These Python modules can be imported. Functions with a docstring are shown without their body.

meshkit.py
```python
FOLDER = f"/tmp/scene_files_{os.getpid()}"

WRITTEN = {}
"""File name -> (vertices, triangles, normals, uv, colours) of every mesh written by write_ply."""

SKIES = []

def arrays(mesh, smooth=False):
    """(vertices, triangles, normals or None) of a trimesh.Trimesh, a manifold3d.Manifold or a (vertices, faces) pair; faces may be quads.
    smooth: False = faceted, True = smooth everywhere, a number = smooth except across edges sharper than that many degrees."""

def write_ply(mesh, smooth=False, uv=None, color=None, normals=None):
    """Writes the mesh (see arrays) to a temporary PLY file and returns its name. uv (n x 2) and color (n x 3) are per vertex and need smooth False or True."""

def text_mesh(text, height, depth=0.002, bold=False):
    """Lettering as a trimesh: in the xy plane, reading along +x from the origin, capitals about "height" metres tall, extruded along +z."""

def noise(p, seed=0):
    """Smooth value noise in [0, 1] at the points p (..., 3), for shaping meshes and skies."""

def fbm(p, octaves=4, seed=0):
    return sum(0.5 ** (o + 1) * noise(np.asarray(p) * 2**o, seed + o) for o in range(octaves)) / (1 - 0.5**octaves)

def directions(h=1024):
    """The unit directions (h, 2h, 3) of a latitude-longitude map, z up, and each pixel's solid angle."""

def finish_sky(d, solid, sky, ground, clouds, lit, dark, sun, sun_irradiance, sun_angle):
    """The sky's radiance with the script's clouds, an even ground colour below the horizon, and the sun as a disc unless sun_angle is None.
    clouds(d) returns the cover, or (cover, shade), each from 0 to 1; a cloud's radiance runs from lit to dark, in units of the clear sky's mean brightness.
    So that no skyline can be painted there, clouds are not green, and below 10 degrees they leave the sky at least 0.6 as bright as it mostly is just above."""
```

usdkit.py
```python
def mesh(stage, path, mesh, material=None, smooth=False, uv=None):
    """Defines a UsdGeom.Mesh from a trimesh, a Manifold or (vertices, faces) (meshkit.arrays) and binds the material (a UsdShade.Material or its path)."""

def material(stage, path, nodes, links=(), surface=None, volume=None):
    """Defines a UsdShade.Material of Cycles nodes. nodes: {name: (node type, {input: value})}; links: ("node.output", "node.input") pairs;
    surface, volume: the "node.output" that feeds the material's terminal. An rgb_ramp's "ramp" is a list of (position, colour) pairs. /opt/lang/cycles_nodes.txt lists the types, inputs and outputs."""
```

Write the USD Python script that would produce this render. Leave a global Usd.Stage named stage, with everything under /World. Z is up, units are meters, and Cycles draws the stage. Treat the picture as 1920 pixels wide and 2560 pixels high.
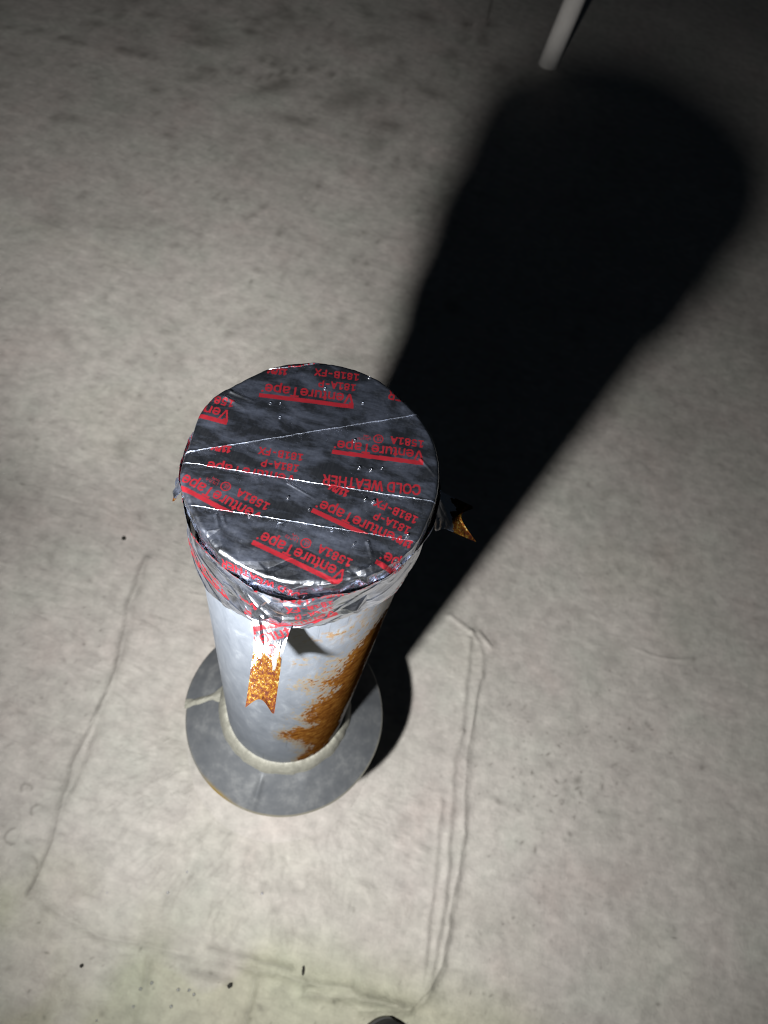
import math
import numpy as np
import shapely
from shapely.geometry import Polygon, LineString
from scipy.interpolate import LinearNDInterpolator, CubicSpline
import trimesh
import usdkit, meshkit
from meshkit import fbm, noise, text_mesh
from pxr import Usd, UsdGeom, UsdLux, UsdShade, Gf, Sdf, Vt

T = Sdf.ValueTypeNames
stage = Usd.Stage.CreateInMemory()
UsdGeom.SetStageUpAxis(stage, 'Z')
UsdGeom.SetStageMetersPerUnit(stage, 1.0)
world = UsdGeom.Xform.Define(stage, '/World')
stage.SetDefaultPrim(world.GetPrim())
UsdGeom.Scope.Define(stage, '/World/Looks')

# ------------------------------------------------------------------ camera
cam = UsdGeom.Camera.Define(stage, '/World/camera')
A = np.array([[0.95706588, -0.2898705, 0.0], [0.2506063, 0.82742719, -0.5025542], [0.14567574, 0.48097748, 0.86454571]])
CAM = np.array([0.0641, -0.3029, 1.5568])
m4 = np.eye(4); m4[:3, :3] = A.T; m4[3, :3] = CAM
cam.AddTransformOp().Set(Gf.Matrix4d(*m4.ravel().tolist()))
cam.CreateHorizontalApertureAttr(6.72)
cam.CreateVerticalApertureAttr(8.96)
cam.CreateFocalLengthAttr(6.3)
cam.CreateFStopAttr(1.9)
cam.CreateFocusDistanceAttr(0.60)
cam.CreateExposureAttr(0.0)

# ------------------------------------------------------------------ light: a hand torch held left of the camera, faint night sky
LIGHT = np.array([-0.1170, -0.5260, 1.3020])
for nm_, power, cone, az_, el_ in (('torch_hot_spot', 56.0, 27.0, -21.6, 26.7), ('torch_spill', 42.0, 56.0, 18.5, 51.0)):
    AZ, EL = math.radians(az_), math.radians(el_)
    zz = -np.array([math.sin(AZ) * math.cos(EL), math.cos(AZ) * math.cos(EL), -math.sin(EL)])
    xx = np.cross([0, 0, 1.0], zz); xx /= np.linalg.norm(xx); yy = np.cross(zz, xx)
    ml = np.eye(4); ml[0, :3], ml[1, :3], ml[2, :3], ml[3, :3] = xx, yy, zz, LIGHT
    lt = UsdLux.SphereLight.Define(stage, '/World/' + nm_)
    lt.CreateRadiusAttr(0.022)
    lt.CreateNormalizeAttr(True)
    lt.CreateIntensityAttr(power)
    lt.CreateColorAttr(Gf.Vec3f(1.0, 0.976, 0.935))
    sh = UsdLux.ShapingAPI.Apply(lt.GetPrim())
    sh.CreateShapingConeAngleAttr(cone)
    sh.CreateShapingConeSoftnessAttr(1.0)
    UsdGeom.Xformable(lt).AddTransformOp().Set(Gf.Matrix4d(*ml.ravel().tolist()))
sky = UsdLux.DomeLight.Define(stage, '/World/sky')
sky.CreateIntensityAttr(0.0025)
sky.CreateColorAttr(Gf.Vec3f(0.55, 0.75, 1.0))
sky.GetPrim().SetCustomDataByKey('kind', 'structure')

# ------------------------------------------------------------------ helpers
used = {}
def pathfor(parent, name):
    base = str(parent) if parent else '/World'
    k = (base, name); n = used.get(k, 0); used[k] = n + 1
    return f"{base}/{name}" + (f"_{n:03d}" if n else '')

def obj(name, mesh, material, parent=None, smooth=40, pv=None):
    p = pathfor(parent.GetPath() if parent else None, name)
    g = usdkit.mesh(stage, p, mesh, material, smooth=True if pv else smooth)
    for k, a in (pv or {}).items():
        UsdGeom.PrimvarsAPI(g).CreatePrimvar(k, T.FloatArray, 'vertex').Set(Vt.FloatArray.FromNumpy(np.asarray(a, np.float32)))
    return g.GetPrim()

def tag(prim, label=None, category=None, group=None, kind=None):
    for k, v in (('label', label), ('category', category), ('group', group), ('kind', kind)):
        if v: prim.SetCustomDataByKey(k, v)
    return prim

def thing(name, label, category, group=None):
    return tag(UsdGeom.Xform.Define(stage, pathfor(None, name)).GetPrim(), label, category, group)

def grid_faces(nu, nv):
    i = np.arange(nu * nv).reshape(nu, nv)
    a, b, c, d = i[:-1, :-1].ravel(), i[1:, :-1].ravel(), i[1:, 1:].ravel(), i[:-1, 1:].ravel()
    return np.vstack([np.c_[a, b, c], np.c_[a, c, d]])

def compact(v, f, *arrs):
    k = np.unique(f); r = np.full(len(v), -1); r[k] = np.arange(len(k))
    return (v[k], r[f]) + tuple(a[k] for a in arrs)

def sstep(a, b, x):
    t = np.clip((x - a) / (b - a), 0, 1); return t * t * (3 - 2 * t)

def p3(x, y, s, o=0.0):
    return np.stack([x * s, y * s, np.full_like(x, o)], -1)

def crumple(box, cell, seed):
    """Piecewise-flat heights in [-1, 1] with sharp creases, like foil that was crumpled and smoothed out."""
    r = np.random.default_rng(seed); x0, y0, x1, y1 = box
    n = int((x1 - x0) * (y1 - y0) / cell ** 2) + 8
    pts = np.c_[r.uniform(x0, x1, n), r.uniform(y0, y1, n)]
    pts = np.vstack([pts, [[x0 - .1, y0 - .1], [x1 + .1, y0 - .1], [x0 - .1, y1 + .1], [x1 + .1, y1 + .1]]])
    f = LinearNDInterpolator(pts, r.uniform(-1, 1, len(pts)))
    return lambda x, y: f(np.c_[np.ravel(x), np.ravel(y)]).reshape(np.shape(x))

# ------------------------------------------------------------------ materials
def M(name, nodes, links, surface='p.BSDF'):
    return usdkit.material(stage, '/World/Looks/' + name, nodes, links, surface=surface)

# foil tape: bare aluminium, smeared with a thin haze; red ink and rust come from the mesh's own primvars
foil = M('foil', {
    'g': ('texture_coordinate', {}),
    'mpa': ('mapping', {'scale': (26.0, 62.0, 40.0), 'rotation': (0.0, 0.0, -0.35)}),
    'n1': ('noise_texture', {'scale': 1.0, 'detail': 5.0, 'roughness': 0.66, 'distortion': 0.25}),
    'mp': ('mapping', {'scale': (500.0, 90.0, 500.0)}),
    'n2': ('noise_texture', {'scale': 1.0, 'detail': 3.0}),
    'n3': ('noise_texture', {'scale': 260.0, 'detail': 4.0, 'roughness': 0.7}),
    'r1': ('map_range', {'from_min': 0.43, 'from_max': 0.72, 'to_min': 0.0, 'to_max': 1.0, 'clamp': True}),
    'ad': ('math', {'math_type': 'multiply_add', 'value2': 0.07, 'value3': 0.20}),
    'ad2': ('math', {'math_type': 'multiply_add', 'value2': 0.06}),
    'hz': ('math', {'math_type': 'multiply_add', 'value2': 0.036, 'value3': 0.0022}),
    'bp': ('bump', {'strength': 0.13, 'distance': 0.0012}),
    'm': ('principled_bsdf', {'base_color': (0.66, 0.70, 0.78), 'metallic': 1.0}),
    'd': ('diffuse_bsdf', {'color': (0.44, 0.54, 0.84)}),
    'mx': ('mix_closure', {}),
    'ink': ('attribute', {'attribute': 'ink'}),
    'i': ('principled_bsdf', {'base_color': (0.115, 0.006, 0.010), 'roughness': 0.33, 'specular_ior_level': 0.45}),
    'mxi': ('mix_closure', {}),
    'imul': ('math', {'math_type': 'multiply'}),
    'ir': ('map_range', {'from_min': 0.2, 'from_max': 0.42, 'to_min': 0.72, 'to_max': 0.97, 'clamp': True}),
    'rust': ('attribute', {'attribute': 'rust'}),
    'nr': ('noise_texture', {'scale': 380.0, 'detail': 5.0, 'roughness': 0.74}),
    'nr2': ('noise_texture', {'scale': 900.0, 'detail': 2.0}),
    'rc': ('rgb_ramp', {'ramp': [(0.0, (0.008, 0.003, 0.002)), (0.37, (0.026, 0.0060, 0.0025)), (0.44, (0.043, 0.0105, 0.0015)), (0.51, (0.066, 0.026, 0.0015)), (0.58, (0.098, 0.062, 0.006)), (0.64, (0.15, 0.135, 0.08)), (1.0, (0.16, 0.14, 0.10))]}),
    'rsh': ('math', {'math_type': 'multiply_add', 'value2': -0.42, 'value3': 0.285}), 'rfa': ('math', {'math_type': 'add'}),
    'rs': ('principled_bsdf', {'roughness': 0.75, 'specular_ior_level': 0.08}),
    'radd': ('math', {'math_type': 'add'}),
    'rsub': ('math', {'math_type': 'multiply_add', 'value2': 0.9, 'value3': -0.45}),
    'rth': ('map_range', {'from_min': 0.42, 'from_max': 0.58, 'clamp': True}),
    'mxr': ('mix_closure', {}),
}, [('g.object', 'mpa.vector'), ('mpa.vector', 'n1.vector'), ('g.object', 'mp.vector'), ('mp.vector', 'n2.vector'), ('g.object', 'n3.vector'),
    ('n1.fac', 'r1.value'), ('r1.result', 'ad.value1'), ('n2.fac', 'ad2.value1'), ('ad.value', 'ad2.value3'), ('ad2.value', 'm.roughness'),
    ('n3.fac', 'bp.height'), ('bp.normal', 'm.normal'), ('r1.result', 'hz.value1'), ('hz.value', 'mx.fac'),
    ('m.BSDF', 'mx.closure1'), ('d.BSDF', 'mx.closure2'),
    ('n3.fac', 'ir.value'), ('ink.fac', 'imul.value1'), ('ir.result', 'imul.value2'), ('imul.value', 'mxi.fac'), ('mx.closure', 'mxi.closure1'), ('i.BSDF', 'mxi.closure2'),
    ('g.object', 'nr.vector'), ('rust.fac', 'rsh.value1'), ('nr.fac', 'rfa.value1'), ('rsh.value', 'rfa.value2'), ('rfa.value', 'rc.fac'), ('rc.color', 'rs.base_color'), 
    ('g.object', 'nr2.vector'), ('nr2.fac', 'rsub.value1'), ('rust.fac', 'radd.value1'), ('rsub.value', 'radd.value2'), ('radd.value', 'rth.value'), ('rth.result', 'mxr.fac'),
    ('mxi.closure', 'mxr.closure1'), ('rs.BSDF', 'mxr.closure2')], 'mxr.closure')

galv = M('galvanised_steel', {
    'g': ('texture_coordinate', {}),
    'mp': ('mapping', {'scale': (46.0, 46.0, 20.0), 'rotation': (0.5, 0.5, 0.0)}),
    'n1': ('noise_texture', {'scale': 1.0, 'detail': 7.0, 'roughness': 0.68, 'distortion': 0.6}),
    'mp2': ('mapping', {'scale': (230.0, 230.0, 5.0)}),
    'n2': ('noise_texture', {'scale': 1.0, 'detail': 2.0}),
    'n3': ('noise_texture', {'scale': 300.0, 'detail': 4.0, 'roughness': 0.7}),
    'c': ('rgb_ramp', {'ramp': [(0.28, (0.095, 0.110, 0.136)), (0.44, (0.120, 0.138, 0.168)), (0.56, (0.138, 0.157, 0.189)), (0.72, (0.200, 0.222, 0.255))]}),
    'sc': ('map_range', {'from_min': 0.24, 'from_max': 0.33, 'to_min': 0.55, 'to_max': 1.0, 'clamp': True}),
    'mul': ('mix_color', {'blend_type': 'multiply', 'fac': 1.0}),
    'rust': ('attribute', {'attribute': 'rust'}), 'halo': ('attribute', {'attribute': 'halo'}),
    'nr': ('noise_texture', {'scale': 90.0, 'detail': 6.0, 'roughness': 0.7}),
    'rc': ('rgb_ramp', {'ramp': [(0.0, (0.030, 0.010, 0.003)), (0.36, (0.062, 0.020, 0.004)), (0.49, (0.112, 0.042, 0.008)), (0.62, (0.165, 0.076, 0.016)), (1.0, (0.23, 0.13, 0.03))]}),
    'hc': ('mix_color', {'b': (0.21, 0.15, 0.06)}), 'rm': ('mix_color', {}),
    'me': ('map_range', {'from_min': 0.0, 'from_max': 0.8, 'to_min': 0.15, 'to_max': 0.0, 'clamp': True}),
    'sp': ('map_range', {'from_min': 0.0, 'from_max': 0.8, 'to_min': 0.22, 'to_max': 0.0, 'clamp': True}),
    'bp': ('bump', {'strength': 0.25, 'distance': 0.001}),
    'p': ('principled_bsdf', {'roughness': 0.42}),
}, [('g.object', 'mp.vector'), ('mp.vector', 'n1.vector'), ('g.object', 'mp2.vector'), ('mp2.vector', 'n2.vector'), ('g.object', 'n3.vector'), ('g.object', 'nr.vector'),
    ('n1.fac', 'c.fac'), ('n2.fac', 'sc.value'), ('c.color', 'mul.a'), ('sc.result', 'mul.b'),
    ('halo.fac', 'hc.fac'), ('mul.result', 'hc.a'), ('nr.fac', 'rc.fac'), ('rust.fac', 'rm.fac'), ('hc.result', 'rm.a'), ('rc.color', 'rm.b'),
    ('rm.result', 'p.base_color'), ('rust.fac', 'me.value'), ('me.result', 'p.metallic'), ('rust.fac', 'sp.value'), ('sp.result', 'p.specular_ior_level'), ('n3.fac', 'bp.height'), ('bp.normal', 'p.normal')])

collar_m = M('collar_metal', {
    'g': ('texture_coordinate', {}),
    'n1': ('noise_texture', {'scale': 30.0, 'detail': 8.0, 'roughness': 0.68}),
    'n3': ('noise_texture', {'scale': 200.0, 'detail': 4.0, 'roughness': 0.7}),
    'c': ('rgb_ramp', {'ramp': [(0.30, (0.082, 0.090, 0.102)), (0.5, (0.108, 0.116, 0.127)), (0.70, (0.172, 0.181, 0.190))]}),
    'y': ('attribute', {'attribute': 'stain'}), 'ym': ('mix_color', {'b': (0.22, 0.15, 0.03)}),
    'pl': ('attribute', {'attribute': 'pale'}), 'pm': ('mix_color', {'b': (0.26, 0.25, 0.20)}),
    'bp': ('bump', {'strength': 0.15, 'distance': 0.001}),
    'p': ('principled_bsdf', {'roughness': 0.5, 'metallic': 0.3, 'specular_ior_level': 0.3}),
}, [('g.object', 'n1.vector'), ('g.object', 'n3.vector'), ('n1.fac', 'c.fac'), ('pl.fac', 'pm.fac'), ('c.color', 'pm.a'), ('y.fac', 'ym.fac'), ('pm.result', 'ym.a'), ('ym.result', 'p.base_color'), ('n3.fac', 'bp.height'), ('bp.normal', 'p.normal')])

def simple(name, c0, c1, scale, rough, bump=0.2, dist=0.001, metallic=0.0, detail=5.0):
    return M(name, {'g': ('texture_coordinate', {}), 'n': ('noise_texture', {'scale': scale, 'detail': detail, 'roughness': 0.65}),
                    'c': ('rgb_ramp', {'ramp': [(0.3, c0), (0.7, c1)]}), 'bp': ('bump', {'strength': bump, 'distance': dist}),
                    'p': ('principled_bsdf', {'roughness': rough, 'metallic': metallic})},
             [('g.object', 'n.vector'), ('n.fac', 'c.fac'), ('c.color', 'p.base_color'), ('n.fac', 'bp.height'), ('bp.normal', 'p.normal')])

sealant_m = simple('sealant', (0.165, 0.165, 0.143), (0.245, 0.245, 0.212), 90.0, 0.6, 0.5, 0.002)
pvc = simple('white_pvc', (0.72, 0.70, 0.68), (0.82, 0.80, 0.78), 18.0, 0.45, 0.05)
rubber = simple('black_rubber', (0.010, 0.011, 0.011), (0.018, 0.02, 0.02), 60.0, 0.55, 0.3)
crumb_m = simple('dark_crumb', (0.006, 0.006, 0.005), (0.02, 0.019, 0.014), 300.0, 0.8, 0.5)
water = M('water_drop', {'f': ('fresnel', {'IOR': 1.6}), 't': ('transparent_bsdf', {'color': (0.95, 0.96, 1.0)}), 'gl': ('glossy_bsdf', {'color': (1, 1, 1), 'roughness': 0.16}), 'mx': ('mix_closure', {})},
          [('f.fac', 'mx.fac'), ('t.BSDF', 'mx.closure1'), ('gl.BSDF', 'mx.closure2')], 'mx.closure')

roof_m = M('roof_membrane', {
    'g': ('texture_coordinate', {}),
    'nl': ('noise_texture', {'scale': 3.2, 'detail': 6.0, 'roughness': 0.66}),
    'nt': ('noise_texture', {'scale': 4.5, 'detail': 4.0, 'roughness': 0.6, 'distortion': 0.2}),
    'mp': ('mapping', {'scale': (24.0, 62.0, 20.0), 'rotation': (0.0, 0.0, 0.12)}),
    'ns': ('noise_texture', {'scale': 1.0, 'detail': 5.0, 'roughness': 0.62, 'distortion': 0.8}),
    'nm': ('noise_texture', {'scale': 30.0, 'detail': 8.0, 'roughness': 0.72, 'distortion': 0.15}),
    'nf': ('noise_texture', {'scale': 210.0, 'detail': 4.0, 'roughness': 0.7}),
    'cb': ('rgb_ramp', {'ramp': [(0.28, (0.350, 0.337, 0.318)), (0.5, (0.412, 0.397, 0.376)), (0.72, (0.474, 0.458, 0.432))]}),
    'tn': ('rgb_ramp', {'ramp': [(0.30, (0.965, 1.0, 0.975)), (0.45, (1.0, 1.0, 0.99)), (0.57, (1.01, 0.99, 0.99)), (0.70, (1.03, 0.975, 0.975))]}),
    't1': ('mix_color', {'blend_type': 'multiply', 'fac': 1.0, 'use_clamp': False}),
    'r2': ('map_range', {'from_min': 0.3, 'from_max': 0.7, 'to_min': 0.91, 'to_max': 1.08, 'clamp': True}),
    'r3': ('map_range', {'from_min': 0.30, 'from_max': 0.70, 'to_min': 0.77, 'to_max': 1.14, 'clamp': True}),
    't2': ('mix_color', {'blend_type': 'multiply', 'fac': 1.0}), 't3': ('mix_color', {'blend_type': 'multiply', 'fac': 1.0}),
    'green': ('attribute', {'attribute': 'green'}), 'tg': ('mix_color', {'blend_type': 'multiply', 'b': (0.88, 0.92, 0.74)}),
    'dirt': ('attribute', {'attribute': 'dirt'}), 'td': ('mix_color', {'b': (0.055, 0.050, 0.040)}),
    'hs': ('math', {'math_type': 'multiply_add', 'value2': 0.25}),
    'bp': ('bump', {'strength': 0.55, 'distance': 0.004}),
    'bp2': ('bump', {'strength': 0.55, 'distance': 0.0014}),
    'p': ('principled_bsdf', {'roughness': 0.62, 'specular_ior_level': 0.35}),
}, [(f'g.object', f'{n}.vector') for n in ('nl', 'nt', 'mp', 'nm', 'nf')] + [('mp.vector', 'ns.vector'), ('nl.fac', 'cb.fac'), ('nt.fac', 'tn.fac'), ('cb.color', 't1.a'), ('tn.color', 't1.b'),
    ('ns.fac', 'r2.value'), ('nm.fac', 'r3.value'), ('t1.result', 't2.a'), ('r2.result', 't2.b'), ('t2.result', 't3.a'), ('r3.result', 't3.b'),
    ('green.fac', 'tg.fac'), ('t3.result', 'tg.a'), ('dirt.fac', 'td.fac'), ('tg.result', 'td.a'), ('td.result', 'p.base_color'),
    ('ns.fac', 'hs.value1'), ('nm.fac', 'hs.value3'), ('hs.value', 'bp.height'), ('nf.fac', 'bp2.height'), ('bp.normal', 'bp2.normal'), ('bp2.normal', 'p.normal')])

# ------------------------------------------------------------------ roof: one sheet, with the welded square patch round the vent
RIDGES = {"left_a": [[-0.4273, 0.30], [-0.4211, 0.1963], [-0.4066, 0.1415], [-0.3821, 0.0365], [-0.379, -0.0137], [-0.3805, -0.067], [-0.3789, -0.1572], [-0.3672, -0.2191], [-0.3526, -0.2881], [-0.3502, -0.3582], [-0.3513, -0.3826]],
 "left_b": [[-0.4196, 0.2965], [-0.399, 0.1738], [-0.3863, 0.1105], [-0.3668, -0.01], [-0.3634, -0.0744], [-0.3536, -0.1499], [-0.3519, -0.2058], [-0.3536, -0.2384]],
 "bot_a": [[-0.3513, -0.3826], [-0.2837, -0.3996], [-0.2075, -0.4158], [-0.112, -0.4066], [-0.0492, -0.4057], [0.0539, -0.396], [0.167, -0.3888], [0.2344, -0.3839], [0.3518, -0.3808]],
 "bot_b": [[-0.0136, -0.3814], [0.0498, -0.3786], [0.1175, -0.3767], [0.1396, -0.3768]], "bot_c": [[0.167, -0.3888], [0.1728, -0.4067], [0.2282, -0.3985], [0.2813, -0.389], [0.3431, -0.3823]],
 "bot_d": [[0.1838, -0.3846], [0.2222, -0.3788], [0.2551, -0.3768]], "bot_e": [[-0.0287, -0.4231], [0.0428, -0.4206]],
 "v1": [[-0.1061, -0.4202], [-0.0946, -0.4703], [-0.087, -0.5157], [-0.0771, -0.559]], "v2": [[0.0842, -0.3984], [0.0876, -0.4371], [0.0907, -0.4723], [0.0983, -0.5169]],
 "r1": [[0.3604, 0.1288], [0.3589, 0.0676], [0.3763, -0.0259], [0.3877, -0.1435], [0.3942, -0.2294], [0.397, -0.2987], [0.395, -0.3507]],
 "r2": [[0.3368, 0.3615], [0.3618, 0.338], [0.3758, 0.3054], [0.3829, 0.258], [0.3772, 0.2194], [0.3866, 0.0756], [0.4127, -0.0665], [0.4122, -0.1501], [0.4125, -0.2246], [0.4164, -0.2977], [0.402, -0.3414]],
 "r3": [[0.3509, -0.0215], [0.3635, -0.15], [0.3689, -0.2483], [0.3819, -0.3343]], "r4": [[0.339, 0.3409], [0.3461, 0.2766], [0.3521, 0.2192], [0.3604, 0.1288]],
 "r5": [[0.3564, 0.3658], [0.3885, 0.3403]], "r6": [[0.2826, 0.3825], [0.3368, 0.3615]], "cor": [[0.3966, -0.3579], [0.3815, -0.3778], [0.3708, -0.3872], [0.3265, -0.4], [0.2837, -0.4087]],
 "cor2": [[0.2788, -0.3909], [0.3333, -0.3854], [0.369, -0.3797]]}
FAR = [([[-0.1337, 3.7], [-0.1337, 3.2048], [-0.1032, 3.0101], [-0.1712, 2.956]], .006), ([[-0.6, 2.93], [-0.475, 2.9242], [-0.3029, 2.9251], [-0.1646, 2.9667]], .008),
       ([[-1.3079, 2.1032], [-1.2004, 2.0947]], .012), ([[-1.0829, 2.1334], [-0.8301, 2.1778], [-0.6431, 2.3521]], .009), ([[-0.9651, 2.2566], [-0.778, 2.2908], [-0.5884, 2.3255]], .009),
       ([[-2.0, 2.0], [-1.6, 2.06], [-1.08, 2.13]], .008)]
PATCH = [[-0.43, 0.33], [-0.4066, 0.1415], [-0.3821, 0.0365], [-0.379, -0.157], [-0.3526, -0.288], [-0.3513, -0.3826], [-0.2075, -0.4158], [-0.112, -0.4066], [0.0539, -0.396], [0.167, -0.3888], [0.2837, -0.4087], [0.3708, -0.3872], [0.402, -0.3414], [0.4164, -0.2977], [0.4125, -0.2246], [0.4127, -0.0665], [0.3866, 0.0756], [0.3829, 0.258], [0.3758, 0.3054], [0.3368, 0.3615], [0.2826, 0.3825], [0.05, 0.405], [-0.25, 0.40]]

def axis(lo, core0, core1, hi, s, gr, cap):
    a = list(np.arange(core0, core1 + 1e-9, s)); st = s
    while a[-1] < hi: st = min(st * gr, cap); a.append(a[-1] + st)
    st = s; b = [core0]
    while b[-1] > lo: st = min(st * gr, cap); b.append(b[-1] - st)
    return np.array(b[1:][::-1] + a)
gx = axis(-14, -0.50, 0.60, 14, .0026, 1.025, .5)
gy = axis(-6, -0.60, 0.50, 24, .0026, 1.02, .6)
GX, GY = np.meshgrid(gx, gy, indexing='ij')
x, y = GX.ravel(), GY.ravel()
wob = .004 * (fbm(p3(x, y, 45), 2, 3) - .5) + .010 * (fbm(p3(x, y, 11), 2, 4) - .5)
wob2 = .004 * (fbm(p3(x, y, 45), 2, 5) - .5) + .010 * (fbm(p3(x, y, 11), 2, 6) - .5)
z = .004 * (fbm(p3(x, y, 2.2), 3, 11) - .5) + .0016 * (fbm(p3(x * .55, y * 1.7, 16), 3, 12) - .5) + .0007 * (fbm(p3(x, y, 60), 3, 13) - .5)
dirt = np.zeros_like(x)
patchy = fbm(p3(x, y, 26), 3, 21)
near = (np.abs(x) < .7) & (y > -.7) & (y < .6)
idx = np.nonzero(near)[0]
pn = shapely.points(x[idx] + wob[idx], y[idx] + wob2[idx])
inside = np.zeros(len(x), bool)
inside[idx] = shapely.contains_xy(Polygon(PATCH), x[idx], y[idx])
edge = shapely.distance(LineString(PATCH + PATCH[:1]), pn)
z[idx] += np.where(inside[idx], .0024, 0.0) * sstep(.36, .12, y[idx]) * sstep(0, .003, edge)
weight = {'left_a': .62, 'left_b': .5, 'top': .10, 'r3': .35, 'v1': .4, 'v2': .4, 'bot_a': .42, 'bot_b': .75, 'bot_c': .55, 'bot_e': .7, 'r5': .4, 'r6': .3, 'r4': .42}
for k, (nm, pl) in enumerate(RIDGES.items()):
    d = shapely.distance(LineString(pl), pn)
    g = fbm(p3(x[idx], y[idx], 30, k), 2, 40 + k)
    z[idx] += (.0030 * np.exp(-(d / .0060) ** 2) + .0018 * np.exp(-(d / .016) ** 2)) * (.45 + g)
    dirt[idx] = np.maximum(dirt[idx], weight.get(nm, .5) * .62 * (.48 * np.exp(-(d / .0024) ** 2) * sstep(.3, .62, g + .1) + .38 * np.exp(-(d / .0075) ** 2) * (.4 + patchy[idx])))
for pl, w in FAR:
    j = np.nonzero((y > 1.6) & (y < 4) & (np.abs(x) < 2.4))[0]
    d = shapely.distance(LineString(pl), shapely.points(x[j] + 3 * wob[j], y[j] + 3 * wob2[j]))
    dirt[j] = np.maximum(dirt[j], .55 * np.exp(-(d / w) ** 2) * sstep(.3, .6, patchy[j] + .1))
    z[j] += .002 * np.exp(-(d / (w * 1.5)) ** 2)
# pits, smears and specks of grime
r = np.random.default_rng(5)
def spots(n, bx, size, amp, seed):
    global dirt
    rr = np.random.default_rng(seed)
    for _ in range(n):
        cx, cy = rr.uniform(bx[0], bx[1]), rr.uniform(bx[2], bx[3]); s = size * rr.lognormal(0, .45); e = rr.uniform(1, 2.6); th = rr.uniform(0, math.pi)
        i0, i1 = np.searchsorted(gx, [cx - 4 * s, cx + 4 * s]); j0, j1 = np.searchsorted(gy, [cy - 4 * s, cy + 4 * s])
        if i1 - i0 < 2 or j1 - j0 < 2: continue
        X, Y = GX[i0:i1, j0:j1] - cx, GY[i0:i1, j0:j1] - cy
        u, v = X * math.cos(th) + Y * math.sin(th), -X * math.sin(th) + Y * math.cos(th)
        D = dirt.reshape(GX.shape); D[i0:i1, j0:j1] = np.maximum(D[i0:i1, j0:j1], amp * rr.uniform(.4, 1) * np.exp(-((u / s / e) ** 2 + (v / s) ** 2)))
for bx, n in (((-.9, -.38, -.6, 1.0), 150), ((.45, 1.0, -.4, .5), 140), ((-.35, .6, -.6, -.40), 90), ((.4, .75, .0, .25), 60)):
    spots(n, bx, .0017, .6, n)
spots(26, (.52, .66, .02, .17), .0022, .75, 77)
for bx, n in (((-1.6, .0, .5, 2.6), 260), ((.3, 1.3, .6, 1.6), 80)):
    spots(n, bx, .0055, .42, n)
for bx, n in (((-1.6, -.1, 1.0, 2.9), 40),):
    spots(n, bx, .016, .34, n + 3)
spots(110, (-1.9, .0, 1.9, 3.0), .020, .62, 31); spots(160, (-1.9, .1, 1.2, 2.9), .009, .50, 35); spots(45, (-1.5, -.1, .8, 1.9), .022, .20, 32); spots(30, (.5, 1.4, .4, 1.6), .018, .22, 33); spots(40, (-.75, -.42, -.55, .3), .006, .30, 34)
spots(420, (-1.0, -.30, -.6, 1.2), .0021, .34, 21); spots(420, (.30, 1.1, -.5, .9), .0021, .30, 22); spots(300, (-1.7, .1, .8, 2.7), .0085, .26, 23); spots(70, (-.7, .9, -.6, .7), .007, .16, 24)
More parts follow.
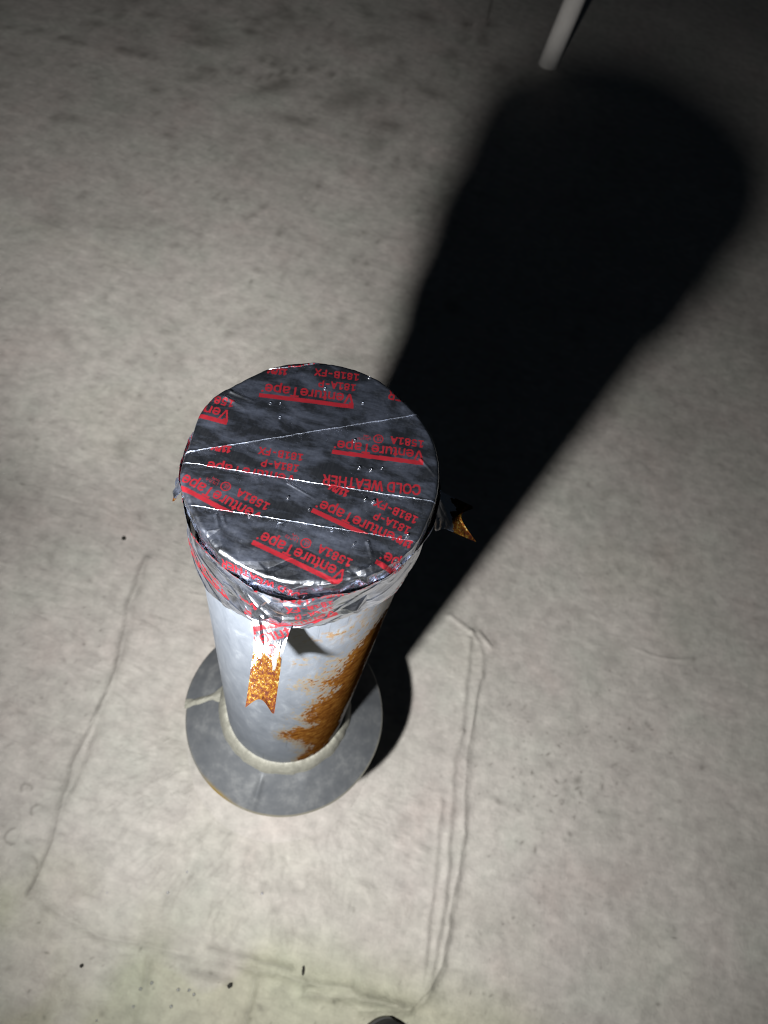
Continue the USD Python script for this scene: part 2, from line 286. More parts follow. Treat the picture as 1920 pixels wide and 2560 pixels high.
# faint trowel and roller strokes: combed sideways left of the patch, fanning out round the collar
rs_ = np.random.default_rng(88)
D2, Z2 = dirt.reshape(GX.shape), z.reshape(GX.shape)
for q in range(900):
    zone = q % 3
    if zone == 0: cx, cy, th_, ln = rs_.uniform(-.75, -.15), rs_.uniform(-.45, .75), rs_.normal(-.05, .16), rs_.uniform(.02, .08)
    elif zone == 1:
        a_ = rs_.uniform(-math.pi, 0); rr_ = rs_.uniform(.20, .36); cx, cy = rr_ * math.cos(a_), rr_ * math.sin(a_); th_ = a_ + rs_.normal(0, .35); ln = rs_.uniform(.012, .05)
    else: cx, cy, th_, ln = rs_.uniform(-1.6, 1.2), rs_.uniform(.3, 2.6), rs_.normal(.1, .3), rs_.uniform(.04, .18)
    w_ = rs_.uniform(.0018, .004) * (2.2 if zone == 2 else 1); e = ln / 2 + 3 * w_
    i0, i1 = np.searchsorted(gx, [cx - e, cx + e]); j0, j1 = np.searchsorted(gy, [cy - e, cy + e])
    if i1 - i0 < 2 or j1 - j0 < 2: continue
    X, Y = GX[i0:i1, j0:j1] - cx, GY[i0:i1, j0:j1] - cy
    u = X * math.cos(th_) + Y * math.sin(th_); v = -X * math.sin(th_) + Y * math.cos(th_) - (.8 if zone else .3) * u * u / .1 * rs_.normal(0, .4)
    k_ = np.exp(-(v / w_) ** 2) * np.exp(-(u / ln * 2) ** 4)
    D2[i0:i1, j0:j1] = np.maximum(D2[i0:i1, j0:j1], rs_.uniform(.05, .17) * k_); Z2[i0:i1, j0:j1] += rs_.normal(0, .0005) * k_
# curly worm-like trowel marks next to the collar and left of the patch
for k, (cx, cy, rr_, a0, a1) in enumerate([(.02, -.255, .012, 0, 5), (.05, -.262, .009, 1, 5.5), (.11, -.24, .016, 3, 6), (.135, -.225, .012, 2, 5), (-.40, -.25, .014, .4, 4), (-.42, -.30, .018, 2, 5), (-.38, -.345, .022, .2, 2.6), (-.44, -.22, .01, 0, 4), (.0, -.23, .013, 2, 6)]):
    t = np.linspace(a0, a1, 14); pl = np.c_[cx + rr_ * np.cos(t), cy + rr_ * .8 * np.sin(t)]
    d = shapely.distance(LineString(pl), pn)
    dirt[idx] = np.maximum(dirt[idx], (.16 if cx > -.2 else .38) * sstep(.3, .6, patchy[idx] + .05) * np.exp(-(d / .0026) ** 2)); z[idx] += .0007 * np.exp(-(d / .004) ** 2)
green = np.clip(sstep(-.26, -.47, y) * sstep(-.55, -.30, x) * sstep(.95, .5, x) * (.25 + 1.2 * sstep(.35, .65, fbm(p3(x, y, 5), 3, 61))), 0, .8) + .10 * sstep(.52, .68, fbm(p3(x, y, 3.1), 3, 62)) * (y < 1.2)
green = np.clip(green, 0, .85)
V = np.c_[x, y, z]
F = grid_faces(len(gx), len(gy))
fin = inside[F].all(1)
roof = tag(UsdGeom.Xform.Define(stage, pathfor(None, 'roof')).GetPrim(), 'weathered warm grey membrane roof with dark grime specks', 'roof', kind='structure')
_, _, NRM = meshkit.arrays((V, F), True)
def sheet(name, faces):
    v, f, n, d, g = compact(V, faces, NRM, dirt, green)
    p = obj(name, (v, f), roof_m, roof, pv={'dirt': d, 'green': g})
    UsdGeom.Mesh(p).GetNormalsAttr().Set(Vt.Vec3fArray.FromNumpy(n.astype(np.float32)))
    return p
sheet('membrane', F[~fin])
tag(sheet('membrane_patch', F[fin]), 'square welded membrane patch with raised seams round the vent')

# ------------------------------------------------------------------ the vent pipe
H = 1.073
vent = thing('vent_pipe', 'tall galvanised steel vent pipe capped with red-printed foil tape, rust down its right side', 'vent pipe')
PR = .098

# pipe wall
th = np.r_[np.linspace(-math.pi, -2.3, 20)[:-1], np.linspace(-2.3, .3, 520), np.linspace(.3, math.pi, 60)[1:]]; nth, nz = len(th), 760
th = th.copy(); zs = np.linspace(0.0, 1.060, nz)
TH, ZS = np.meshgrid(th, zs, indexing='ij')
t, zc = TH.ravel(), ZS.ravel()
rad = PR + .0006 * (fbm(np.stack([np.cos(t) * 3, np.sin(t) * 3, zc * 6], -1), 3, 70) - .5)
RP = [(-4, .90), (-5, .70), (-10, .60), (-15, .50), (-18, .42), (-22.9, .3987), (-29.9, .3474), (-43.7, .33), (-56.2, .3265), (-62.9, .345), (-57.1, .4069), (-60.4, .4727), (-78.1, .5265), (-78.5, .5558), (-67.3, .5922), (-58.6, .5798), (-67.5, .644), (-63.2, .6868), (-55.3, .7102), (-53.7, .7477), (-63.0, .7755), (-62.9, .7997), (-53.1, .802), (-49.3, .8276), (-45.1, .8593), (-35.4, .8816), (-18, .93)]
RPm = [(math.radians(a) * PR, b) for a, b in RP]
s = t * PR
front = np.nonzero((t > -2.2) & (t < .4))[0]
sd = np.zeros(len(t)) - 1
poly = Polygon(RPm)
dd = shapely.distance(poly.boundary, shapely.points(s[front], zc[front])) * np.where(shapely.contains_xy(poly, s[front], zc[front]), 1, -1)
sd[front] = dd
nA = fbm(np.stack([s * 60, zc * 26, 0 * s], -1), 5, 71) - .5
nB = fbm(np.stack([s * 330, zc * 170, 0 * s], -1), 4, 72) - .5
nC = fbm(np.stack([s * 25 + zc * 20, zc * 12 - s * 30, 0 * s], -1), 3, 73) - .5
sdn = sd + .032 * nA + (.018 + .034 * sstep(.42, .75, zc)) * nB + .016 * nC
rust = sstep(-.005, .012, sdn) * 1.08 * sstep(.50, .36, np.abs(zc - .62) + .12 * (zc > .82))
rust = np.clip(rust, 0, 1)
halo = .70 * sstep(-.017, .003, sdn + .012 * nB) * (1 - rust * .5)
for (a, b, wa, wb, amp) in [(-52, .944, 20, .012, .9), (-40, .925, 12, .014, .8), (-72, .873, 5, .012, 1.0), (-66, .883, 5, .006, .7), (-30, .905, 14, .018, .8), (-42, .975, 10, .014, .5), (-70, .30 + .035, 6, .006, .5), (-25, .96, 12, .03, .6)]:
    e = np.exp(-(((np.degrees(t) - a - 120 * (zc - b)) / wa) ** 2 + ((zc - b) / wb) ** 2))
    mk = e * sstep(.03, .16, nB + .35 * nA + .05)
    halo = np.maximum(halo, amp * .8 * mk); rust = np.maximum(rust, amp * .7 * mk * sstep(.08, .2, nB))
obj('pipe', (np.c_[rad * np.cos(t), rad * np.sin(t), zc], grid_faces(nth, nz)), galv, vent, pv={'rust': rust, 'halo': halo})

# membrane boot under the collar
prof = np.array([(.19, .004), (.175, .007), (.150, .012), (.128, .03), (.116, .06), (.110, .10), (.108, .22), (.1005, .228)])
a = np.linspace(0, 2 * math.pi, 97)
def lathe(prof, n=96, wobble=0.0, seed=0):
    a = np.linspace(0, 2 * math.pi, n + 1)
    R_, A_ = np.meshgrid(prof[:, 0], a); Z_ = np.broadcast_to(prof[:, 1], R_.shape)
    w = 1 + wobble * (fbm(np.stack([np.cos(A_) * 4, np.sin(A_) * 4, Z_ * 30], -1), 3, seed) - .5)
    v = np.stack([R_ * w * np.cos(A_), R_ * w * np.sin(A_), Z_], -1).reshape(-1, 3)
    m = trimesh.Trimesh(v, grid_faces(n + 1, len(prof)), process=False); m.merge_vertices(); return m
zer = lambda m: np.zeros(len(m.vertices))
bm = lathe(prof, wobble=.02, seed=3)
obj('flashing_boot', bm, roof_m, vent, pv={'dirt': zer(bm), 'green': zer(bm)})

# storm collar: a sheet-metal cone, its ends lapped and sealed on the left
ns = 480
SEAM = math.radians(-168.0)
phi = np.linspace(0, 2 * math.pi, ns)                      # from the seam round to the seam
lap = .0045 * phi / (2 * math.pi)
prof_r = np.r_[np.linspace(.0985, .1722, 26), .1728, .1725, .1690, .15, .12, .0990]
prof_z = np.r_[np.linspace(.3195, .2640, 26), .2625, .2608, .2600, .275, .298, .3150]
PH, PK = np.meshgrid(phi, np.arange(len(prof_r)), indexing='ij')
Rr, Zr = prof_r[PK], prof_z[PK]
outer = np.clip((Rr - .1) / .073, 0, 1)
ANG = SEAM + PH
crease = np.zeros_like(ANG)
for ca, w, am in ((-90.5, 2.2, .0040), (-58, 5, .0022), (-140, 5, .0008), (20, 3, .001)):
    dlt = (np.degrees(ANG) - ca + 180) % 360 - 180
    crease += am * np.exp(-(dlt / w) ** 2) * sstep(.15, .4, outer) * sstep(1.05, .75, outer)
rimw = .0012 * (fbm(np.stack([np.cos(ANG) * 3, np.sin(ANG) * 3, 0 * ANG], -1), 3, 81) - .5)
Rr = Rr + outer * ((lap[:, None] - .002) + rimw)
Zr = Zr + crease + outer * (.002 - .0025 * PH / (2 * math.pi))
an = (np.degrees(ANG) + 180) % 360 - 180
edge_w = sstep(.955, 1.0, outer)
stain = np.exp(-((an + 113) / 9) ** 2) * sstep(.90, .985, outer + .05 * (fbm(np.stack([an / 3, outer * 20, 0 * an], -1), 3, 82) - .5)) + .22 * np.exp(-((an + 85) / 25) ** 2) * edge_w
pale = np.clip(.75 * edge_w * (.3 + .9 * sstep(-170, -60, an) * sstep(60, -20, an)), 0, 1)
CV = np.stack([Rr * np.cos(ANG), Rr * np.sin(ANG), Zr], -1).reshape(-1, 3)
collar = obj('storm_collar', (CV, grid_faces(ns, len(prof_r))), collar_m, vent, pv={'stain': np.clip(stain, 0, 1).ravel(), 'pale': pale.ravel()})
tag(collar, 'grey conical metal collar round the pipe foot, yellow stain on its rim')
# sealant bead round the pipe
nb, nk = 480, 18
ab = np.linspace(0, 2 * math.pi, nb)
kb = np.linspace(0, 1, nk)
AB, KB = np.meshgrid(ab, kb, indexing='ij')
wid = .0155 * (1 + .35 * (fbm(np.stack([np.cos(AB) * 5, np.sin(AB) * 5, 0 * AB], -1), 3, 91) - .5))
hgt = .014 * (1 + .4 * (fbm(np.stack([np.cos(AB) * 9, np.sin(AB) * 9, 0 * AB], -1), 3, 92) - .5))
RB = .0975 + wid * KB
slope = (.264 - .3195) / (.1722 - .0985)
zcone = .3195 + slope * (RB - .0985)
bump_n = .0016 * (fbm(np.stack([RB * np.cos(AB) * 120, RB * np.sin(AB) * 120, 0 * AB], -1), 3, 93) - .5)
ZB = zcone - .0015 + (hgt * (1 - KB ** 1.6) + .0045 * np.sin(np.pi * KB) + bump_n) * sstep(1.0, .82, KB) + .002 * sstep(1, .9, KB)
obj('sealant_ring', (np.stack([RB * np.cos(AB), RB * np.sin(AB), ZB], -1).reshape(-1, 3), grid_faces(nb, nk)), sealant_m, collar, smooth=True)
# sealant smeared over the lapped seam
nu, nv = 60, 22
U, W = np.meshgrid(np.linspace(0, 1, nu), np.linspace(-1, 1, nv), indexing='ij')
rs = .112 + (.1745 - .112) * U
halfw = .0055 * (1 + .5 * (noise(np.stack([U * 7, 0 * U, 0 * U], -1), 3) - .5)) + .010 * np.exp(-(U / .16) ** 2) + .004 * np.exp(-((1 - U) / .12) ** 2)
ang = SEAM + W * halfw / rs - .10 * (1 - U) ** 2
zz_ = .3195 + slope * (rs - .0985) + .0008 + .0042 * (1 - W ** 2) * (.7 + .6 * noise(np.stack([U * 12, W * 2, 0 * U], -1), 5))
obj('seam_sealant', (np.stack([rs * np.cos(ang), rs * np.sin(ang), zz_], -1).reshape(-1, 3), grid_faces(nu, nv)), sealant_m, collar, smooth=True)

# ------------------------------------------------------------------ red print on the tape
_tp = {}
def glyphs(text, h, w=None, bold=True):
    """Lettering as a flat shapely shape, capitals h high, reading along +x from the origin, stretched to width w."""
    if (text, bold) not in _tp:
        m = text_mesh(text, 1.0, .1, bold)
        up = m.face_normals[:, 2] > .9
        _tp[(text, bold)] = shapely.union_all([Polygon(t_[:, :2]) for t_ in m.triangles[up]])
    g = _tp[(text, bold)]
    b = g.bounds
    sx = (w / (b[2] - b[0])) if w else h
    return shapely.affinity.affine_transform(g, [sx, 0, 0, h, -b[0] * sx, 0])
from shapely import affinity
def at(g, x, y): return affinity.translate(g, x, y)
BAR = shapely.union_all([shapely.box(0, -.052, 1, 0), Polygon([(-.006, 0), (.03, 0), (.055, -.075), (.0, -.075)])])
def logo(variant):
    gs = [BAR, at(glyphs('VentureTape', .118, .955), .0, -.178), affinity.scale(shapely.Point(.975, -.085).buffer(.012), 1, 1)]
    if variant == 'listed':
        gs += [at(glyphs('1581A', .088, .37), .01, -.315).buffer(.0015)]
        ring = shapely.Point(.515, -.262).buffer(.056).difference(shapely.Point(.515, -.262).buffer(.043))
        gs += [ring, at(glyphs('UL', .05, .05), .49, -.288), at(glyphs('LISTED', .03, .14, False), .60, -.255), at(glyphs('TAPE', .026, .09, False), .60, -.295)]
    else:
        gs += [at(glyphs('181A-P', .085, .40), .0, -.312).buffer(.0015), at(glyphs('181B-FX', .085, .48), -.02, -.455).buffer(.0015), at(glyphs('11/24', .075, .21), .76, -.40).buffer(.006)]
    return shapely.union_all(gs)
ART = {'listed': logo('listed'), 'plain': logo('plain'), 'cold': at(glyphs('COLD WEATHER', .115, 1.0, False), 0, -.115).buffer(.004)}
for g in ART.values(): shapely.prepare(g)
def ink_at(px, py, placed, seed=0):
    """placed: (art, start x, start y, end x, end y): the print's upper edge runs from start to end."""
    ink = np.zeros(len(px))
    for art, ax, ay, bx, by in placed:
        dx, dy = bx - ax, by - ay; L = math.hypot(dx, dy); ux, uy = dx / L, dy / L
        u = ((px - ax) * ux + (py - ay) * uy) / L; v = (-(px - ax) * uy + (py - ay) * ux) / L
        k = np.nonzero((u > -.05) & (u < 1.05) & (v > -.52) & (v < .03))[0]
        if len(k): ink[k] = np.maximum(ink[k], shapely.contains_xy(ART[art], u[k], v[k]))
    return ink

# ------------------------------------------------------------------ foil strips over the pipe's mouth: flat on top, folded over the rim
rt = np.radians([-180, -174, -159, -138, -121, -109, -95, -81.6, -68.6, -56.4, -42.6, -24, -11.7, 6.9, 21.3, 38.3, 52.9, 74.3, 87.8, 101.5, 114.5, 131.8, 144.8, 160.6, 180])
rv = np.array([.0992, .0985, .1022, .0995, .1008, .1002, .1000, .0995, .0988, .1000, .1015, .1022, .1003, .1000, .1004, .1008, .0985, .1000, .1005, .1003, .1002, .1000, .0990, .1022, .0992])
RIM = CubicSpline(rt, rv, bc_type='periodic')
TILT = np.array([.0344, .0607])
crB = crumple((-.2, -.2, .2, .2), .011, 301); crS = crumple((-.2, -.2, .2, .2), .0045, 302)
CREASES = [([-0.0565, -0.0633], [-0.051, -0.0727], .0022), ([-0.0515, -0.0626], [-0.0471, -0.069], .002), ([-0.0083, -0.0573], [-0.0087, -0.0675], .003), ([0.0588, -0.0505], [0.0655, -0.0618], .0022),
           ([-0.087, 0.0384], [-0.070, 0.0335], .003), ([-0.085, 0.045], [-0.064, 0.042], .002), ([0.0803, 0.0321], [0.0941, 0.0216], .0016), ([0.0858, -0.0578], [0.0967, -0.0411], .003), ([.06, -.075], [.078, -.06], .003), ([-0.0144, -0.021], [0.0096, -0.0275], .0012)]
def fold(u, v, lift):
    """Unfolded tape coordinates (metres from the pipe's axis) -> the point where that bit of tape lies on the capped pipe."""
    rho = np.hypot(u, v); a = np.arctan2(v, u); r0 = RIM(a); b = .0032
    r1 = r0 - b; q = rho - r1; arc = b * math.pi / 2
    ang = np.clip(q / b, 0, math.pi / 2)
    down = np.maximum(q - arc, 0)
    edge = sstep(.030, .0, r0 - rho)                              # towards the rim the foil creases more
    frontal = .5 + .5 * sstep(.35, .95, np.cos(a + 1.4))
    wr = .0009 * (fbm(p3(u, v, 34), 3, 101) - .5) + .00035 * (fbm(p3(u, v, 120), 3, 102) - .5) + edge * .0011 * crB(u, v) * frontal + (.00007 + edge * .00018) * crS(u, v)
    pl = down > 0
    wr = wr + np.where(pl, .0016 * crB(u * 1.6, v * 1.6) * sstep(0, .010, down) * frontal, 0)
    for (x0, y0), (x1, y1), w in CREASES:
        dx, dy = x1 - x0, y1 - y0; L2 = dx * dx + dy * dy
        tt = np.clip(((u - x0) * dx + (v - y0) * dy) / L2, 0, 1)
        d = np.hypot(u - x0 - tt * dx, v - y0 - tt * dy)
        wr = wr + (.0011 * w / .0022) * np.maximum(0, 1 - d / w) * (1 - .7 * tt)
    nrm_r, nrm_z = np.sin(ang), np.cos(ang)
    R_ = np.where(q < 0, rho, r1 + b * np.sin(ang)) + (lift + wr) * nrm_r + .08 * down
    Zd = np.where(q < 0, 0, -b * (1 - np.cos(ang))) - down + (lift + wr) * nrm_z
    X, Y = R_ * np.cos(a), R_ * np.sin(a)
    k = np.minimum(1.0, r0 / np.maximum(R_, 1e-6))
    return np.stack([X, Y, H + Zd + (X * TILT[0] + Y * TILT[1]) * k], -1), rho - r0

def skirt_len(a):
    return .016 + .006 * (noise(np.stack([np.cos(a) * 4, np.sin(a) * 4, 0 * a], -1), 7) - .3) + .006 * sstep(.3, .9, np.cos(a + 1.45))

def strip(p0, p1, width, lift, placed, seed, label=None):
    """A length of tape whose near edge runs from p0 to p1 and which reaches `width` away from the viewer's side."""
    p0, p1 = np.array(p0), np.array(p1); d = (p1 - p0) / np.linalg.norm(p1 - p0); n = np.array([-d[1], d[0]])
    mid = (p0 + p1) / 2; mid = mid - d * (mid @ d)
    us = np.arange(-.135, .135, .00045)
    vs = np.r_[-.0006, -.00028, np.arange(0, width, .00045)]
    U_, W_ = np.meshgrid(us, vs, indexing='ij')
    rag = .0005 * (noise(np.stack([U_ * 260, 0 * U_, 0 * U_], -1), seed) - .5)
    gt = sstep(.54, .72, .55 * noise(np.stack([U_ * 150, 0 * U_, 0 * U_], -1), seed + 5) + .45 * noise(np.stack([U_ * 700, 0 * U_, 0 * U_], -1), seed + 6))
    W_[:, 0] = -(.00003 + .00026 * gt[:, 0]); W_[:, 1] = W_[:, 0] * .35
    P = mid + U_[..., None] * d + (W_ + rag * (W_ < .001))[..., None] * n
    u, v = P[..., 0].ravel(), P[..., 1].ravel(); w = W_.ravel(); uu = U_.ravel()
    gl = noise(np.stack([uu * 90, 0 * uu, 0 * uu], -1), seed + 1); gl2 = noise(np.stack([uu * 420, 0 * uu, 0 * uu], -1), seed + 2)
    lip = (.00002 + .00018 * sstep(.42, .75, .5 * gl + .5 * gl2)) * np.exp(-(np.maximum(w, 0) / .0011) ** 2)
    lf = lift + np.where(np.tile(np.arange(len(vs)) == 0, len(us)), -.00040, 1.0 * lip)
    pos, over = fold(u, v, lf)
    keep = over < skirt_len(np.arctan2(v, u))
    f = grid_faces(len(us), len(vs)); f = f[keep[f].all(1)]
    ink = ink_at(u, v, placed)
    pos, f, ink = compact(pos, f, ink)
    m = obj('tape_strip', (pos, f), foil, vent, pv={'ink': ink, 'rust': 0 * ink})
    return tag(m, label)

LG = .0755
def P_(art, x0, y0, deg, L=LG):
    return (art, x0, y0, x0 + L * math.cos(math.radians(deg)), y0 + L * math.sin(math.radians(deg)))
S0 = strip((-.0900, -.135), (.0900, -.130), .098, .0000, [('listed', .0488, -.0908, -.0238, -.078), P_('plain', .1426, -.0806, 169), P_('cold', .03, -.118, 170)], 11)
S1 = strip((-.0801, -.0615), (.0976, -.0383), .046, .00045, [('listed', -.0254, -.0653, -.0973, -.0497), ('plain', .0835, -.0519, .0103, -.0395)], 23)
S2 = strip((-.0936, -.0279), (.0980, -.0017), .085, .0009, [('listed', .0831, .0273, .0105, .0147), ('plain', -.008, -.0261, -.0805, -.0353), ('cold', .0873, .0002, .0118, -.0143), P_('cold', -.058, .006, 195)], 37)
S3 = strip((-.0933, -.0168), (.0655, .0721), .100, .0013, [('plain', .0146, .0613, -.0621, .0475), P_('listed', -.0776, .0134, 181), P_('cold', .1149, .0868, 185), P_('listed', .075, .118, 190)], 53)
S4 = strip((-.0560, .0805), (-.0184, .0993), .030, .0017, [P_('cold', .02, .115, 205)], 71)
for s_, l_ in ((S0, 'strip of foil tape nearest the viewer, its print running diagonally'), (S1, 'foil strip with diagonal print second from the front'), (S2, 'foil strip printed COLD WEATHER'), (S3, 'wide foil strip across the back of the cap'), (S4, 'sliver of foil tape at the far edge')): tag(s_, l_)

# ------------------------------------------------------------------ foil wound round the top of the pipe, crumpled where it laps
LOW = CubicSpline(np.radians([-180, -144, -120, -96, -82, -70, -58, -34, -10, 30, 80, 130, 180]), [.925, .930, .956, .974, .980, .984, .992, .990, .975, .955, .95, .935, .925], bc_type='periodic')
nw, nh = 1100, 170
aw = np.linspace(-math.pi, math.pi, nw); kw = np.linspace(0, 1, nh)
AW, KW = np.meshgrid(aw, kw, indexing='ij')
topz = H - .0125 + (np.cos(AW) * TILT[0] + np.sin(AW) * TILT[1]) * .1 - .004 * noise(np.stack([np.cos(AW) * 3, np.sin(AW) * 3, 0 * AW], -1), 9)
rag = .0022 * (noise(np.stack([AW * 40, 0 * AW, 0 * AW], -1), 17) - .5) + .004 * (noise(np.stack([AW * 9, 0 * AW, 0 * AW], -1), 18) - .5)
ZW = topz + (LOW(AW) + rag - topz) * KW
SW = AW * .1
c1_ = crumple((-.34, .85, .34, 1.1), .020, 401); c2_ = crumple((-.34, .85, .34, 1.1), .0065, 402); c3_ = crumple((-.34, .85, .34, 1.1), .024, 403)
bunch = np.exp(-((np.degrees(AW) + 84) / 15) ** 2)
right = np.exp(-((np.degrees(AW) + 45) / 16) ** 2)
# long diagonal tucks sweeping towards the bunch at the front
diag = np.abs(((SW * np.sign(np.radians(-84) - AW) * 26 + ZW * 40 + .6 * c3_(SW, ZW)) % 1.0) - .5)
tuck = np.maximum(0, 1 - diag / .10) * (.25 + .75 * bunch) * (np.abs(np.degrees(AW) + 84) < 70)
amp = .0012 + .0016 * bunch + .0012 * right
taper = sstep(0, .10, KW) * sstep(1.0, .9, KW)
RW = .1012 + .0010 + amp * (1.15 * c1_(SW, ZW) + .22 * c2_(SW, ZW) + 1) + .0022 * tuck + .006 * bunch * sstep(0, .4, KW) * sstep(1.0, .6, KW)
RW = .1004 + (RW - .1004) * (.25 + .75 * sstep(1.0, .88, KW)) + .0014 * sstep(.09, 0, KW) * (.4 + noise(np.stack([AW * 6, 0 * AW, 0 * AW], -1), 19))
RW = RW + .0014 * sstep(.93, 1.0, KW) * sstep(.45, .8, noise(np.stack([AW * 14, 0 * AW, 0 * AW], -1), 29))
wrapP = []
for k in range(-4, 5):
    wrapP += [('listed', .088 * k + .07, .994 - .004 * (k % 2), .088 * k, .975 - .004 * (k % 2))] if k % 2 else [('plain', .088 * k + .072, 1.010, .088 * k, .990)]
    wrapP += [('cold', .088 * k + .10, 1.052, .088 * k + .03, 1.045)]
# prints lie upside down on the wound tape and are stretched by its tucks
ink = ink_at((SW + .004 * c1_(SW, ZW) * bunch).ravel(), (ZW + .004 * c2_(SW, ZW) * bunch).ravel(), wrapP)
wrap = obj('tape_wrap', (np.stack([RW * np.cos(AW), RW * np.sin(AW), ZW], -1).reshape(-1, 3), grid_faces(nw, nh)), foil, vent, pv={'ink': ink, 'rust': 0 * ink})
tag(wrap, 'crumpled foil tape wound round the top of the pipe')

# ------------------------------------------------------------------ strap ends standing out from under the tape, foil-covered and rusty towards their notched tips
def tab(th_root, z_root, endL, endR, wroot, notch, seed, rust_from, placed=(), label=None, z_top=None):
    eL, eR = np.array(endL), np.array(endR)
    nu_, nv_ = 230, 75
    U_, W_ = np.meshgrid(np.linspace(0, 1, nu_), np.linspace(-1, 1, nv_), indexing='ij')
    thr = math.radians(th_root); er = np.array([math.cos(thr), math.sin(thr), 0]); et = np.array([-math.sin(thr), math.cos(thr), 0])
    a0 = er * .1035 + np.array([0, 0, z_root + .022]); a1 = er * .1065 + np.array([0, 0, z_root])
    mid = (eL + eR) / 2; ew = (eR - eL) / 2
    endk = 1 - notch * np.cos(np.clip(W_ * 1.06 + .08, -1, 1) * math.pi / 2) ** 1.2
    tt = U_ * endk
    # centre line: down the wall, then out to the tip
    k0 = .24
    lin = np.where((tt < k0)[..., None], a0 + (a1 - a0) * (tt / k0)[..., None], a1 + (mid - a1) * ((tt - k0) / (1 - k0))[..., None])
    sm = np.exp(-((tt - k0) / .10) ** 2)[..., None]
    lin = lin + sm * .0035 * er
    k = sstep(.05, .55, tt)[..., None]
    half = (et * wroot / 2) * (1 - k) + ew * k
    N = np.cross(mid - a1, ew); N /= np.linalg.norm(N); N = N if N @ er > 0 or N[2] > 0 else -N
    cA = crumple((-1.2, -1.2, 1.2, 1.2), .30, seed); cB = crumple((-1.2, -1.2, 1.2, 1.2), .12, seed + 1)
    cr = (.0028 * cA(tt, W_ * .4) + .0010 * cB(tt, W_ * .4)) * sstep(.62, .30, tt) * sstep(0, .15, tt) + .00025 * cB(tt, W_ * .5)
    curl = .0012 * W_ ** 2
    edge = .0012 * sstep(.96, 1.0, U_) * sstep(.9, .3, np.abs(W_))
    P = lin + half * W_[..., None] + (cr - curl + edge)[..., None] * N
    rn = fbm(np.stack([tt * 9, W_ * 4, 0 * tt], -1), 3, seed)
    rust_ = sstep(rust_from - .03, rust_from + .05, tt + .30 * (rn - .5)) * .72 + .16 * sstep(.8, 1, tt)
    ink_ = ink_at((W_ * .0118).ravel(), (tt * .085).ravel(), placed) if len(placed) else np.zeros(tt.size)
    Pm = P.reshape(-1, 3); f = grid_faces(nu_, nv_)
    back = Pm - .0006 * N
    m = obj('strap_tab', (np.vstack([Pm, back]), np.vstack([f, f[:, ::-1] + len(Pm)])), foil, vent, pv={'ink': np.r_[ink_, ink_], 'rust': np.r_[rust_.ravel(), rust_.ravel()]})
    return tag(m, label)
tab(-88, 1.004, (.0026, -.1695, .9600), (.0262, -.1668, .9575), .036, .10, 501, .54, [('listed', .026, .004, -.040, .044)], 'front strap tab, red print above and orange rust to its notched tip')
tab(20, 1.012, (.1565, .037, .970), (.1440, .070, .976), .066, .26, 511, .62, (), 'right strap tab, dark with a lit rusty notched tip')
tab(-166, 1.026, (-.1110, -.014, 1.012), (-.1100, -.036, 1.012), .030, .22, 521, .6, (), 'left strap tab, only its tip showing past the cap')

# ------------------------------------------------------------------ small things
def drop_mesh(P, rad, nrm_z=1):
    m = trimesh.creation.icosphere(2, rad); m.vertices[:, 2] *= .62; m.apply_translation(P); return m
r = np.random.default_rng(9)
TD = [[-0.051, 0.0442], [-0.0436, 0.0468], [-0.0395, 0.0336], [0.0207, 0.0687], [-0.0133, 0.0729], [0.019, 0.0957], [0.035, 0.0088], [0.0443, 0.0099], [0.0522, 0.0144], [0.047, -0.0169], [0.0299, -0.049], [0.0491, -0.0563], [0.0084, -0.0383], [0.0244, 0.0317], [0.0536, -0.0169], [-0.033, -0.0567], [-0.0101, -0.0338], [0.0864, -0.0367]]
ms = []
for u, v in TD:
    P = fold(np.array([u]), np.array([v]), np.array([.0016]))[0][0]; ms.append(drop_mesh(P, r.uniform(.0007, .0013)))
tag(obj('water_beads', trimesh.util.concatenate(ms), water, None, smooth=True), 'tiny clear water beads scattered on the foil cap', 'water droplets', kind='stuff')
GD = [[-0.0946, -0.2753], [-0.1151, -0.3166], [-0.2197, -0.3444], [0.0525, -0.2736], [-0.0868, -0.4544], [-0.1018, -0.4672], [-0.0389, -0.4527], [-0.0206, -0.4488], [-0.0101, -0.4528], [-0.1032, -0.4939], [-0.0413, -0.4786], [-0.1543, -0.527]]
tag(obj('water_beads', trimesh.util.concatenate([drop_mesh((u, v, .0035), r.uniform(.0016, .0026)) for u, v in GD]), water, None, smooth=True), 'tiny clear water beads on the roof in front of the vent', 'water droplets', kind='stuff')
def crumb(P, size, seed, label):
    m = trimesh.creation.icosphere(2, 1.0); v = m.vertices
    v = v * (1 + .7 * (fbm(v * 2.2 + seed * 3.1, 3, seed) - .5))[:, None]; m.vertices = v * np.array(size)
    m.apply_transform(trimesh.transformations.rotation_matrix(seed * 1.3, [0, 0, 1])); m.apply_translation(P)
    tag(obj('debris_crumb', m, crumb_m, None, smooth=True), label, 'debris')
crumb((.1655, -.3722, .004), (.0026, .0080, .003), 5, 'elongated black crumb of debris on the roof in front of the vent, beside the seam')
crumb((.0459, -.4248, .004), (.0036, .0048, .003), 2, 'squat black crumb of debris below the patch seam at the bottom of the photo')
crumb((-.2132, -.4599, .003), (.0032, .0030, .003), 3, 'tiny black grain of debris alone on the roof at bottom left')
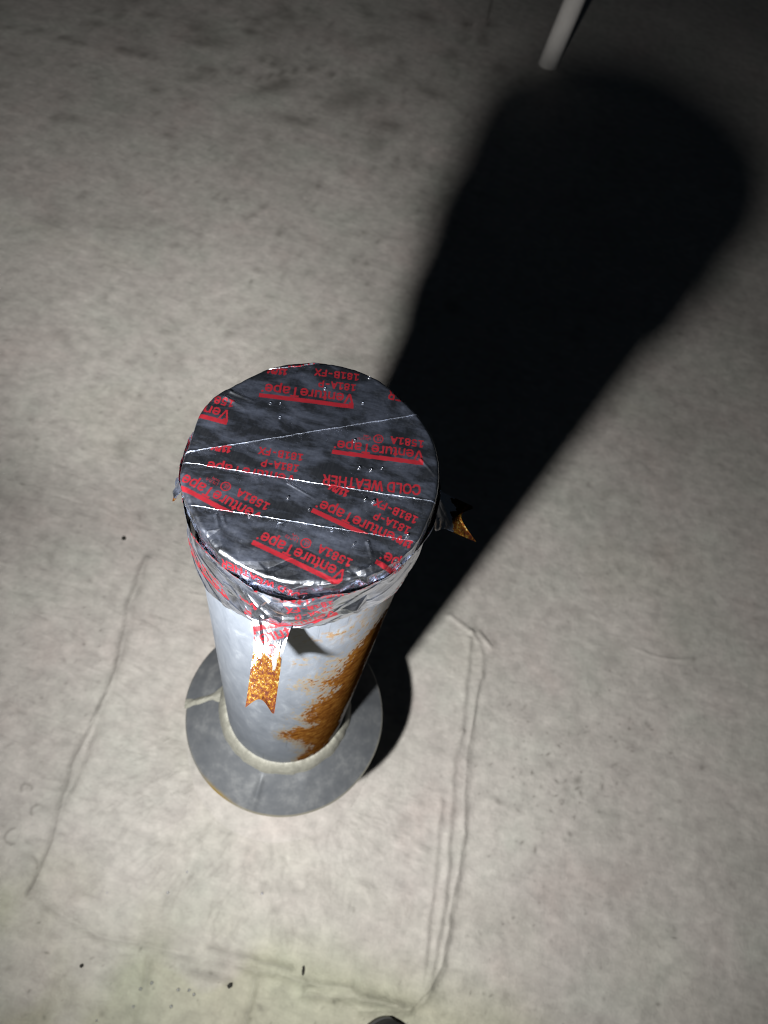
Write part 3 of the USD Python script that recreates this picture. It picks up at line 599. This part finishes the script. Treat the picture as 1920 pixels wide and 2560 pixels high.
crumb((-.4934, .3319, .003), (.0050, .0050, .003), 4, 'small dark grain of debris on the roof left of the foil cap')

# white plastic pipe standing at the far right
pp = thing('plastic_pipe', 'thin white plastic pipe rising from the roof at the top edge of the photo', 'pipe')
prf = np.array([(.034, .02), (.039, .0), (.039, .3), (.039, .9), (.039, 1.236), (.0375, 1.24), (.0345, 1.24), (.034, 1.236), (.034, .02)])
lean = np.array([[1, 0, .075, .173], [0, 1, -.02, 2.835], [0, 0, 1, 0], [0, 0, 0, 1.0]])
m = lathe(prf, 64); m.apply_transform(lean); obj('pipe', m, pvc, pp, smooth=35)
# toe of the photographer's shoe at the bottom edge
shoe = thing('shoe', 'rounded black shoe toe peeking in at the bottom edge of the photo', 'shoe')
ys = np.linspace(0, 1, 60); aa = np.linspace(0, 2 * math.pi, 49)
def shoe_half(y): return .050 * np.sqrt(np.clip(1 - ((y - .30) / .305) ** 2, 0, 1)) if y < .30 else .050 - .016 * math.sin(math.pi * min((y - .30) / .42, 1) ) * .6 if y < .8 else .042 * math.sqrt(max(1 - ((y - .8) / .2) ** 2, 0)) + 1e-4
def outline(off): return Polygon([(-(shoe_half(y) + off), -.30 * y) for y in ys] + [((shoe_half(y) + off), -.30 * y) for y in ys[::-1]]).buffer(.0005)
sole = trimesh.creation.extrude_polygon(outline(.003), .022)
rings = []
for q in np.linspace(0, 1, 60):
    w = max(shoe_half(q), .001); h = .022 + (.035 + .055 * sstep(.25, .62, q)) * (sstep(-.02, .16, q) ** .6)
    rings.append(np.stack([w * np.cos(aa), np.full_like(aa, -.30 * q), .020 + (h - .02) * np.maximum(np.sin(aa), 0) ** .75], -1))
upper = trimesh.Trimesh(np.array(rings).reshape(-1, 3), grid_faces(60, 49), process=False)
tr = trimesh.transformations.rotation_matrix(math.radians(-14), [0, 0, 1]); tr[:3, 3] = (.346, -.403, .004)
for nm, mm in (('sole', sole), ('upper', upper)):
    mm.apply_transform(tr); obj(nm, mm, rubber, shoe, smooth=45)
